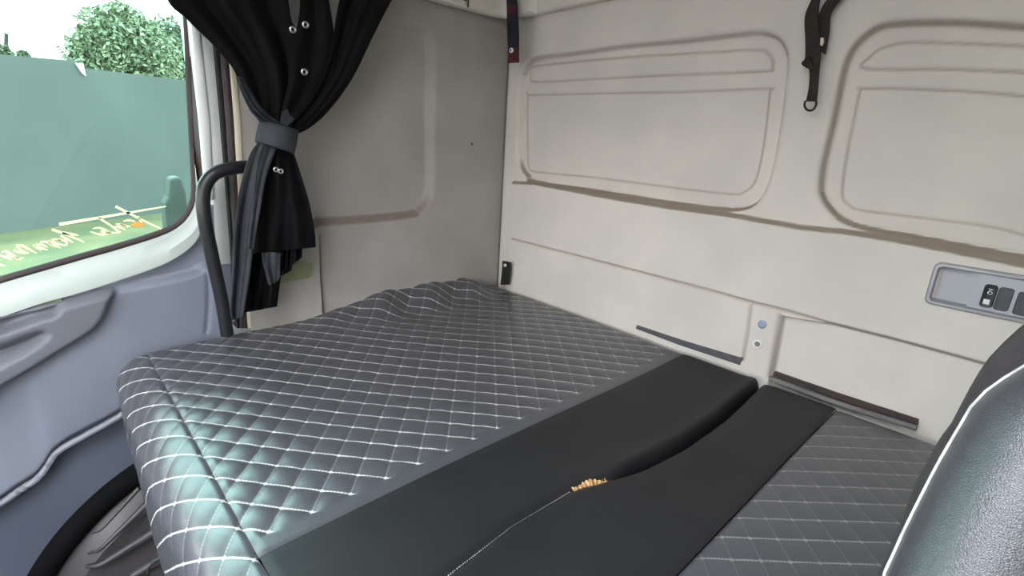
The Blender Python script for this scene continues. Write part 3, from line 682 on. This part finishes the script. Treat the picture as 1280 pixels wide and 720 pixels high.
sheet('side_fold', [(324, 177), (313, 192), (304, 220), (297, 250), (292, 290), (290, 340), (288, 385), (290, 400)], [(331, 177), (331, 195), (328, 225), (322, 262), (317, 305), (312, 345), (306, 385), (304, 397)], .108, .006, .9, M['curtain_grey'], .55, pinch=pin2, rows=50)
sheet('front_strip', [(329, 178), (322, 200), (318, 230), (314, 262), (309, 310)], [(346, 184), (339, 202), (331, 228), (325, 262), (317, 312)], .116, .002, .8, M['curtain_grey'], .2, rows=40, cols=24)
sheet('hem_flap', [(327, 314), (329, 330), (334, 350), (337, 357)], [(351, 316), (350, 330), (350, 344), (348, 351)], .095, .003, 1, M['curtain_grey'], .3, rows=20, cols=24)
def snap(q, x, r=.0052):
    p = X(q, x); n = CAM - p; n /= np.linalg.norm(n); n = n * .5 + np.array([.5, 0, 0]); s = Soup()
    t = np.cross(n, [0, 0, 1.]); t /= np.linalg.norm(t); b_ = np.cross(n, t); b_ /= np.linalg.norm(b_); a = np.linspace(0, 2 * np.pi, 17)
    s.tube([p + r * (np.cos(k) * t + np.sin(k) * b_) for k in a], r * .42, 6, caps=False)
    return s.build('snap_ring', M['steel'], cu)
for q, x in [((366, 37), .118), ((382, 31), .118), ((380.5, 90), .122), ((345, 212), .128), ((351, 214), .128)]: snap(q, x, .0036 if q[0] in (345, 351) else .0045)
Soup().prism([X(q, .128) for q in [(352, 140), (359, 136), (362, 144), (368, 149), (358, 158), (350, 154)]], (.0015, 0, 0)).build('cloth_patch', M['curtain_grey'], cu, smooth=False)

# ================================================================== straps on the rear wall
def ribbon(s, Lp, Rp, thick=.0025, n=24):
    L = resample(catmull(Lp, 6), n); R = resample(catmull(Rp, 6), n); off = np.array([0, thick, 0]); m_ = (L + R) / 2 + [0, -thick * .4, 0]
    return s.grid(np.stack([L, m_, R, R + off, L + off], 0), closed_u=True)
hs = empty('hanging_strap', tuple(Y((641, 40), -.04)), 'navy and dark red webbing strap with a white snap in the top corner', 'strap')
ribbon(Soup(), [Y(q, -.075) for q in [(632, -30), (633, 0), (634, 40), (635, 60)]], [Y(q, -.075) for q in [(644, -30), (645.5, 0), (648, 40), (648, 60)]]).build('webbing', M['strap_blue'], hs)
ribbon(Soup(), [Y(q, -.075) for q in [(635, 59.5), (635, 70), (634.5, 79)]], [Y(q, -.075) for q in [(648, 59.5), (648, 70), (648, 78)]]).build('strap_end', M['strap_red'], hs)
ribbon(Soup(), [Y(q, -.0775) for q in [(633.5, 8), (634, 14), (634, 18)]], [Y(q, -.0775) for q in [(644, 6), (644, 10), (645, 14)]], .001).build('woven_stripe', M['strap_red'], hs)
p = Y((639.5, 63), -.078); Soup().disc(p, (0.2, -1, 0), .0062, .003, 18, .0006).build('snap_button', M['paint_white'], hs)
Soup().disc(p + [0, -.0032, 0], (0.2, -1, 0), .003, .0012, 12).build('snap_centre', M['blank'], hs)

bs = empty('buckle_strap', tuple(Y((1015, 60), -.02)), 'dark brown webbing strap with ring hanging between the recessed wall panels', 'strap')
ribbon(Soup(), [Y(q, -.030) for q in [(1028, -75), (1022, -30), (1016, -5), (1006, 20), (1006.5, 50), (1006, 74), (1002, 80), (1011, 86), (1011, 108), (1007.5, 126)]],
       [Y(q, -.030) for q in [(1042, -75), (1036, -30), (1025, -5), (1022, 20), (1024, 50), (1025, 68), (1024, 78), (1023, 90), (1021.5, 110), (1019.5, 127)]], .006, 40).build('webbing', M['strap_black'], bs)
ribbon(Soup(), [Y(q, -.022) for q in [(1062, -30), (1037, -5), (1026, 12), (1021, 30), (1020, 60)]], [Y(q, -.022) for q in [(1078, -30), (1050, 0), (1038, 18), (1036, 40), (1031, 68)]], .004, 30).build('return_webbing', M['strap_black'], bs)
ribbon(Soup(), [Y(q, -.040) for q in [(1006, 74), (1001.5, 80), (1011.5, 87)]], [Y(q, -.040) for q in [(1012, 70), (1014, 78), (1018, 86)]], .008, 12).build('stitched_fold', M['strap_black'], bs)
Soup().prism([Y(q, -.036) for q in [(1025.5, 47), (1029, 47), (1029.5, 53), (1027, 57.5), (1025, 56)]], (0, .003, 0)).build('buckle', M['cream'], bs, smooth=False)
Soup().tube([Y(q, -.031) for q in catmull([(1007.5, 126), (1005.6, 131), (1007.5, 136), (1012.5, 138.4), (1017.5, 136), (1020, 131), (1019.5, 126), (1013.5, 125.5)], 5, True)], .0018, 8, caps=False).build('ring', M['strap_black'], bs)

ls = empty('retaining_strap', tuple(Y((631, 340), -.03)), 'short black strap with a steel snap in the corner behind the mattress', 'strap')
ribbon(Soup(), [Y(q, -.035) for q in [(628, 326), (627.5, 336), (625.5, 356)]], [Y(q, -.035) for q in [(638, 328), (637.5, 338), (636, 356)]], .003).build('webbing', M['rubber'], ls)
Soup().disc(Y((631.5, 331.5), -.038), (.3, -1, .1), .0062, .004, 16, .001).build('snap_button', M['steel'], ls)

# ================================================================== rear-wall fittings
yw = -LED
c = Y((953, 405.5), yw); tag(Soup().disc(c + [0, .001, 0], (0, -1, 0), .0085, .0035, 22, .0008).build('plug_cap', M['bolt_blue']), 'round blue-grey plug cap, upper fitting on the wall rib', 'cap')
c = Y((947, 430), yw); bt = empty('screw', tuple(c), 'steel recessed screw below the blue-grey plug on the wall rib', 'screw')
s = Soup(); t = np.linspace(0, 2 * np.pi, 25); s.tube([c + [.0075 * math.cos(k), -.001, .0075 * math.sin(k)] for k in t], .002, 8, caps=False); s.build('washer', M['white_plastic'], bt)
Soup().disc(c + [0, .0, 0], (0, -1, 0), .0052, .003, 6).build('screw_head', M['steel'], bt)
# dark rubber lips at the bottom of the recesses
st = [Y(q, -LED - .001) for q in [(796, 406), (850, 424), (928, 447.5), (925, 457), (850, 432), (794, 411)]]
tag(Soup().prism(st, (0, .010, 0)).build('trim_6', M['rubber_grey'], smooth=False, bevel=.002), 'dark rubber lip along the foot of the wall left of the rib', 'trim', kind='structure')
bpy.data.objects['trim_6'].data.materials[0] = M['blank']
st = [Y(q, -.008) for q in [(968, 464.5), (1050, 493), (1148, 525), (1147, 531), (1050, 501), (966, 470)]]
tag(Soup().prism(st, (0, .010, 0)).build('trim_7', M['rubber_brown'], smooth=False), 'dark brown gap filler at the foot of the right wall recess', 'trim', kind='structure')
rp = catmull([Y(q, -.016) for q in [(962, 473), (1050, 505), (1146, 535)]], 10)
tag(Soup().tube(rp, .0052, 10).build('trim_8', M['rubber_grey']), 'grey rounded lip at the foot of the right wall recess', 'trim', kind='structure')
# ---- switch panel
yp = -LED
xl, xr, zl, zh = 1.040, 1.245, .221, .291
sw = empty('switch_panel', (1.14, yp, .255), 'silver wall switch panel with tray beside the black seat', 'switch panel')
PX = catmull([(1158.5, 372), (1164, 350), (1170, 333), (1176, 329), (1216, 334.5), (1280, 347.5), (1345, 363)], 6); PB = catmull([(1158.5, 374), (1162, 379.5), (1216, 390), (1280, 405.5), (1330, 418)], 6)
tp = np.array([Y(q, yp - .006) for q in PX]); bt_ = np.array([Y(q, yp - .006) for q in PB])
zt_, zb_ = .2875, .2215
def rrect(x0, x1, z0, z1, r, y, n=6):
    P = []
    for cx, cz, a0 in ((x1 - r, z1 - r, 0), (x0 + r, z1 - r, 90), (x0 + r, z0 + r, 180), (x1 - r, z0 + r, 270)):
        for k in range(n + 1):
            a = math.radians(a0 + 90 * k / n); P.append((cx + r * math.cos(a), y, cz + r * math.sin(a)))
    return np.array(P)
A0 = Y((1158.5, 372), yp - .006); B0 = Y((1172, 329), yp - .006)
x0, x1, z0, z1 = 1.0435, 1.262, Y((1180, 384), yp - .006)[2], Y((1190, 330), yp - .006)[2]
loops = [rrect(x0, x1, z0, z1, .010, yp + .002), rrect(x0, x1, z0, z1, .010, yp - .004), rrect(x0 + .002, x1 - .002, z0 + .002, z1 - .002, .009, yp - .007), rrect(x0 + .0055, x1 - .0055, z0 + .0055, z1 - .0055, .007, yp - .007), rrect(x0 + .0075, x1 - .0075, z0 + .0075, z1 - .0075, .006, yp - .003), rrect(x0 + .008, x1 - .008, z0 + .008, z1 - .008, .006, yp + .0145)]
Soup().grid(np.stack(loops, 1), closed_u=True).build('bezel', M['silver'], sw)
xt = 1.0945
Soup().prism([(xt, yp - .0015, z0 + .0075), (x1 - .0075, yp - .0015, z0 + .0075), (x1 - .0075, yp - .0015, z1 - .0075), (xt, yp - .0015, z1 - .0075)], (0, .016, 0)).build('switch_plate', M['silver_light'], sw, smooth=False)
Soup().prism([(x0 + .007, yp + .0120, z0 + .007), (xt + .002, yp + .0120, z0 + .007), (xt + .002, yp + .0120, z1 - .007), (x0 + .007, yp + .0120, z1 - .007)], (0, .004, 0)).build('tray_floor', M['silver_light'], sw, smooth=False)
def rocker(name, qs, mat, proud):
    P = np.array([Y(q, yp - .002) for q in qs]); xa, xb = P[:, 0].min(), P[:, 0].max(); za, zb = P[:, 2].min(), P[:, 2].max()
    L = [rrect(xa, xb, za, zb, .0042, yp), rrect(xa, xb, za, zb, .0042, yp - proud * .7), rrect(xa + .0012, xb - .0012, za + .0012, zb - .0012, .0036, yp - proud), rrect(xa + .005, xb - .005, za + .006, zb - .006, .0012, yp - proud * .9)]
    s = Soup().grid(np.stack(L, 1), closed_u=True); n = len(L[0]); s.add(L[-1], [tuple(range(n))])
    return s.build(name, mat, sw), (xa, xb, za, zb)
ro, (xa, xb, za, zb) = rocker('rocker_switch', [(1226.5, 382.5), (1232, 355), (1246, 357), (1240, 383.5)], M['black_plastic'], .007)
yy = yp - .0072; s = Soup(); cx, cz = (xa + xb) / 2 + .0005, za + (zb - za) * .66
s.tube([(cx + .0026 * math.cos(a), yy, cz + .0022 * math.sin(a)) for a in np.linspace(0, 2 * np.pi, 15)], .0005, 5, caps=False)
s.tube([(cx - .0030, yy, cz + .0058), (cx + .0022, yy, cz + .0055)], .0005, 5); s.tube([(cx - .0020, yy, cz - .0005), (cx - .0008, yy, cz + .0045), (cx + .0024, yy, cz + .0054)], .0005, 5)
s.build('light_symbol', M['paint_white'], sw).parent = ro
bpy.data.objects['light_symbol'].location = (0, 0, 0)
Soup().prism([(xa + .0035, yy - .0004, za + .005), (xb - .004, yy - .0004, za + .005), (xb - .004, yy - .0004, za + .0125), (xa + .0035, yy - .0004, za + .0125)], (0, .001, 0)).build('indicator_lens', M['paint_white'], sw, smooth=False).parent = ro
rocker('switch_blank', [(1244.5, 387), (1250, 358.5), (1265.5, 361), (1260, 388)], M['blank'], .004)
rocker('switch_blank', [(1268.5, 393), (1274, 364), (1290, 368), (1284, 396)], M['blank'], .004)

# ================================================================== seat backrest, close on the right
sb = empty('truck_seat', (1.38, -1.1, -.1), 'black grained leather seat back with white piping in the near right corner', 'seat')
pn = np.array([0, -.865, .502]); pu = np.array([0, .502, .865]); p0 = np.array([1.137, -.853, .304])
def loc(q, back=0): w_ = atplane(q, p0 - pn * back, pn) - p0; return np.array([w_[0], w_ @ pu])
pip = np.array([loc(q) for q in [(1098, 733), (1104, 720), (1111, 706.7), (1126.7, 671), (1144, 635.6), (1166.7, 591), (1184, 560), (1200, 533), (1215.6, 506.7), (1233, 489), (1255.6, 473), (1280, 458)]])
outl = np.array([loc(q, .03) for q in [(1080, 755), (1090, 733), (1100, 711), (1109, 689), (1127, 649), (1140, 613), (1158, 578), (1175.6, 546.7), (1189, 529), (1211, 486.7), (1233, 451), (1255.6, 426.7), (1280, 407)]])
W = .50
def closed_outline(P, dtop, low):
    xl_ = P[0][0]; d = P[-1] - P[-2]; d /= np.linalg.norm(d)
    e1 = P[-1] + d * .03 + [.01, 0]; e2 = np.array([xl_ + .16, e1[1] + .03]); e3 = np.array([xl_ + W / 2, e2[1] + dtop])
    left = np.concatenate([[(xl_ - .02, low), (xl_ - .025, low * .5), (P[0][0] - .012, P[0][1] - .07)], P, [e1, e2]])
    right = left[::-1].copy(); right[:, 0] = 2 * e3[0] - right[:, 0]
    return resample(catmull(np.concatenate([left, [e3], right]), 10), 260)
Cp = closed_outline(pip, .008, -.55); Co = closed_outline(outl, .008, -.57)
def to3(P2, back): return p0 + np.stack([P2[:, 0], 0 * P2[:, 0], 0 * P2[:, 0]], 1) + P2[:, 1:2] * pu[None] - pn[None] * back
cen = np.array([Cp[:, 0].mean(), -.25])
def inset(P, k):  # move towards the spine of the seat by distance k
    T = np.gradient(P, axis=0); T /= np.linalg.norm(T, axis=1)[:, None] + 1e-9; N = np.stack([T[:, 1], -T[:, 0]], 1)
    k_ = np.minimum(k, 1); Q = P + N * k
    return Q
loops = [to3(Cp, .0)]
for k, hh in ((.001, -.003), (.003, -.0075), (.007, -.0125), (.012, -.016), (.018, -.0175), (.026, -.0162), (.036, -.012), (.05, -.005), (.07, .0)): loops.append(to3(inset(Cp, k), hh))
for f in (.7, .4, .15): loops.append(to3(cen + (inset(Cp, .07) - cen) * f, -.001))
Soup().grid(np.stack(loops, 1)).build('leather_cover', M['leather'], sb)
g = [to3(Cp, .0), to3(Cp * .9 + Co * .1, .004), to3(Cp * .4 + Co * .6, .012), to3(Co, .03), to3(inset(Co, .002), .036), to3(inset(Co, .02), .050), to3(inset(Co, .07), .058)]
g += [to3(cen + (inset(Co, .07) - cen) * f, .058) for f in (.6, .1)]
Soup().grid(np.stack(g, 1)).build('fabric_back', M['fabric_brown'], sb)
Soup().tube(to3(Cp, -.0003), .00055, 8).build('piping', M['thread'], sb)
s = Soup(); s.box((1.38, -1.33, -.28), (.48, .5, .16)); s.build('seat_cushion', M['leather'], sb, bevel=.05)
s = Soup(); s.box((1.38, -1.33, -.56), (.36, .4, .4)); s.build('seat_base', M['black_plastic'], sb, bevel=.03)

# ================================================================== outside
GZ = -1.9
s = Soup(); s.box((-32, 0, GZ - .1), (60, 160, .2)); tag(s.build('ground', M['grass'], smooth=False), 'muted green grass yard outside the cab window', 'ground', kind='structure')  # kept clear of the cab; grey ground added there for neutral bounce
s = Soup(); s.box((14, 0, GZ - .1), (32, 160, .2)); tag(s.build('ground', M['gravel'], smooth=False), 'unseen grey gravel under the truck, added for neutral bounce light', 'ground', kind='structure')
wa = Zp((0, 292), GZ); wb = Zp((236, 262), GZ)
dirw = (wb - wa) / np.linalg.norm(wb - wa); n_ = np.array([dirw[1], -dirw[0], 0])
wa2 = wa - dirw * 8; 
def topz(q, base):  # height of a pixel above a wall foot point's vertical plane
    nn = np.array([-dirw[1], dirw[0], 0]); return atplane(q, base, nn)
ta, tm, tb = topz((0, 72), wa), topz((97, 80), wa), topz((236, 101), wa); tm2 = topz((110, 86), wa)
ya = empty('yard_wall', tuple(wa), 'long weathered grey-green yard wall across the grass', 'wall')
fa = tm * [1, 1, 0] + [0, 0, GZ]
ext = tb + (tb - tm2) * 2; far = ta - (tm - ta) * 2
Soup().prism([[*far[:2], GZ], far, tm, [*tm[:2], tm2[2]], ext, [*ext[:2], GZ]], np.array([-dirw[1], dirw[0], 0]) * .28).build('wall_panel', M['yard_wall'], ya, smooth=False)
Soup().prism([far, tm, tm + [0, 0, .06], far + [0, 0, .06]], np.array([-dirw[1], dirw[0], 0]) * .30).build('coping', M['yard_wall'], ya, smooth=False)
nn = np.array([-dirw[1], dirw[0], 0]); sgn = -1 if nn[0] > 0 else 1
tri = [atplane(q, wa - nn * .05 * (1 if np.dot(nn, CAM - wa) < 0 else -1), nn) for q in [(95, 79), (104, 79), (107.5, 95), (104, 92)]]
tag(Soup().prism(tri, nn * .04).build('plaster_flake', M['plaster'], smooth=False), 'pale plaster flake hanging at the step of the yard wall', 'plaster')
# a stubby grey post close behind the glass
gp = [X(q, -5) for q in [(213, 223), (226, 221), (233, 240), (236, 300), (203, 300), (206, 255), (211, 246)]]
for k in (3, 4): gp[k][2] = GZ
tag(Soup().prism(gp, (-.25, 0, 0)).build('gate_post', M['pole'], smooth=False, bevel=.03), 'stubby dark post standing on the grass near the lower window corner', 'post')
# utility pole and shrubs beyond the wall
b0 = np.array([-16.0, 0, 0]); pt = X((8, 42), -22); pb_ = X((7, 72), -22)
ps = Soup(); ps.tube([[pb_[0], pb_[1], GZ], pb_, pt], .05, 8); ps.build('utility_pole', M['pole']); tag(bpy.data.objects['utility_pole'], 'thin dark utility pole beyond the yard wall', 'pole')
ps = None
def foliage(name, blobs, n, size, mat, parent):
    s = Soup(); rng = np.random.RandomState(len(name) + n); tot = sum(b[1] ** 2 for b in blobs)
    V = []; Fc = []
    for c, r in blobs:
        k = int(n * r * r / tot)
        for i in range(k):
            d = rng.normal(size=3); d /= np.linalg.norm(d); p = c + d * r * (rng.rand() ** .30) * rng.uniform(.86, 1.12) * np.array([1, 1, .9])
            t = rng.normal(size=3); t /= np.linalg.norm(t); u = np.cross(t, rng.normal(size=3)); u /= np.linalg.norm(u); L = size * rng.uniform(.6, 1.3); b_ = len(V)
            V += [p - t * L, p + u * L * .45, p + t * L, p - u * L * .45 + np.cross(t, u) * L * .2]; Fc.append((b_, b_ + 1, b_ + 2, b_ + 3))
    return mesh_obj(name, V, Fc, mat, parent, smooth=False)
def tree(px_blobs, xd, base_px, n, size, mat, label):
    base = X(base_px, xd); base[2] = GZ; t = empty('tree', tuple(base), label, 'tree')
    bl = [(X(q, xd - k), abs(r * (CAM[0] - xd) / F * 1.0)) for q, r, k in px_blobs]
    foliage('foliage', bl, n, size, mat, t)
    top = bl[0][0]; s = Soup(); s.tube([base, base * .5 + top * .5 + [.1, .1, 0], top], [.25, .17, .06], 8)
    for c, r in bl[1:]: s.tube([base * .35 + top * .65, c], [.1, .03], 6)
    s.build('trunk', M['bark'], t)
tree([((150, 45), 32, 0), ((138, 72), 34, .3), ((118, 62), 20, .2), ((170, 70), 40, .5), ((165, 32), 16, .4), ((130, 28), 10, .2), ((150, 12), 9, .2), ((150, 90), 40, .6), ((112, 82), 14, .1)], -26, (150, 120), 16000, .11, M['leaf_pale'], 'round leafy tree beyond the yard wall, its crown highest')
tree([((205, 55), 26, 0), ((225, 60), 28, .3), ((215, 85), 36, .3), ((190, 80), 28, .4), ((240, 90), 34, .4)], -34, (215, 120), 12000, .14, M['leaf'], 'lower bushy tree beyond the yard wall beside the window edge')
for q, r, lab in [((2, 66), 7, 'tiny shrub top over the yard wall beside the utility pole'), ((29, 69), 4, 'tiny shrub top over the yard wall, farther from the window edge')]:
    c = X(q, -18 if r > 5 else -23); sh = empty('shrub', (c[0], c[1], GZ), lab, 'shrub'); foliage('foliage', [(c, r * (CAM[0] - c[0]) / F)], 260, .08, M['leaf'], sh)
    Soup().tube([[c[0], c[1], GZ], c], .04, 6).build('stem', M['bark'], sh)

# ================================================================== light: bright overcast sky plus a soft sun
w = bpy.data.worlds.new('overcast_sky'); SC.world = w; w.use_nodes = True; nt = w.node_tree
bg = nt.nodes['Background']; tc = node(nt, 'ShaderNodeTexCoord'); sp = node(nt, 'ShaderNodeSeparateXYZ'); nt.links.new(tc.outputs['Generated'], sp.inputs[0])
mr = node(nt, 'ShaderNodeMapRange'); mr.inputs[1].default_value = -.1; mr.inputs[2].default_value = .6; nt.links.new(sp.outputs[2], mr.inputs[0])
nt.links.new(mixc(nt, mr.outputs[0], (1, .99, .96), (.86, .93, 1.0)), bg.inputs[0]); nt.links.new(mathn(nt, 'MULTIPLY_ADD', mathn(nt, 'MAXIMUM', sp.outputs[2], 0), 5.6, 3.9), bg.inputs[1])
sd = bpy.data.lights.new('sun', 'SUN'); so = bpy.data.objects.new('sun', sd); COL.objects.link(so); sd.energy = 3.2; sd.angle = math.radians(35); sd.color = (1, .98, .95)
so.rotation_euler = Vector((.47, .06, -.88)).to_track_quat('-Z', 'Y').to_euler()
SC.cycles.max_bounces = 10; SC.cycles.diffuse_bounces = 6; SC.cycles.transparent_max_bounces = 12
try: SC.cycles.use_denoising = True
except Exception: pass
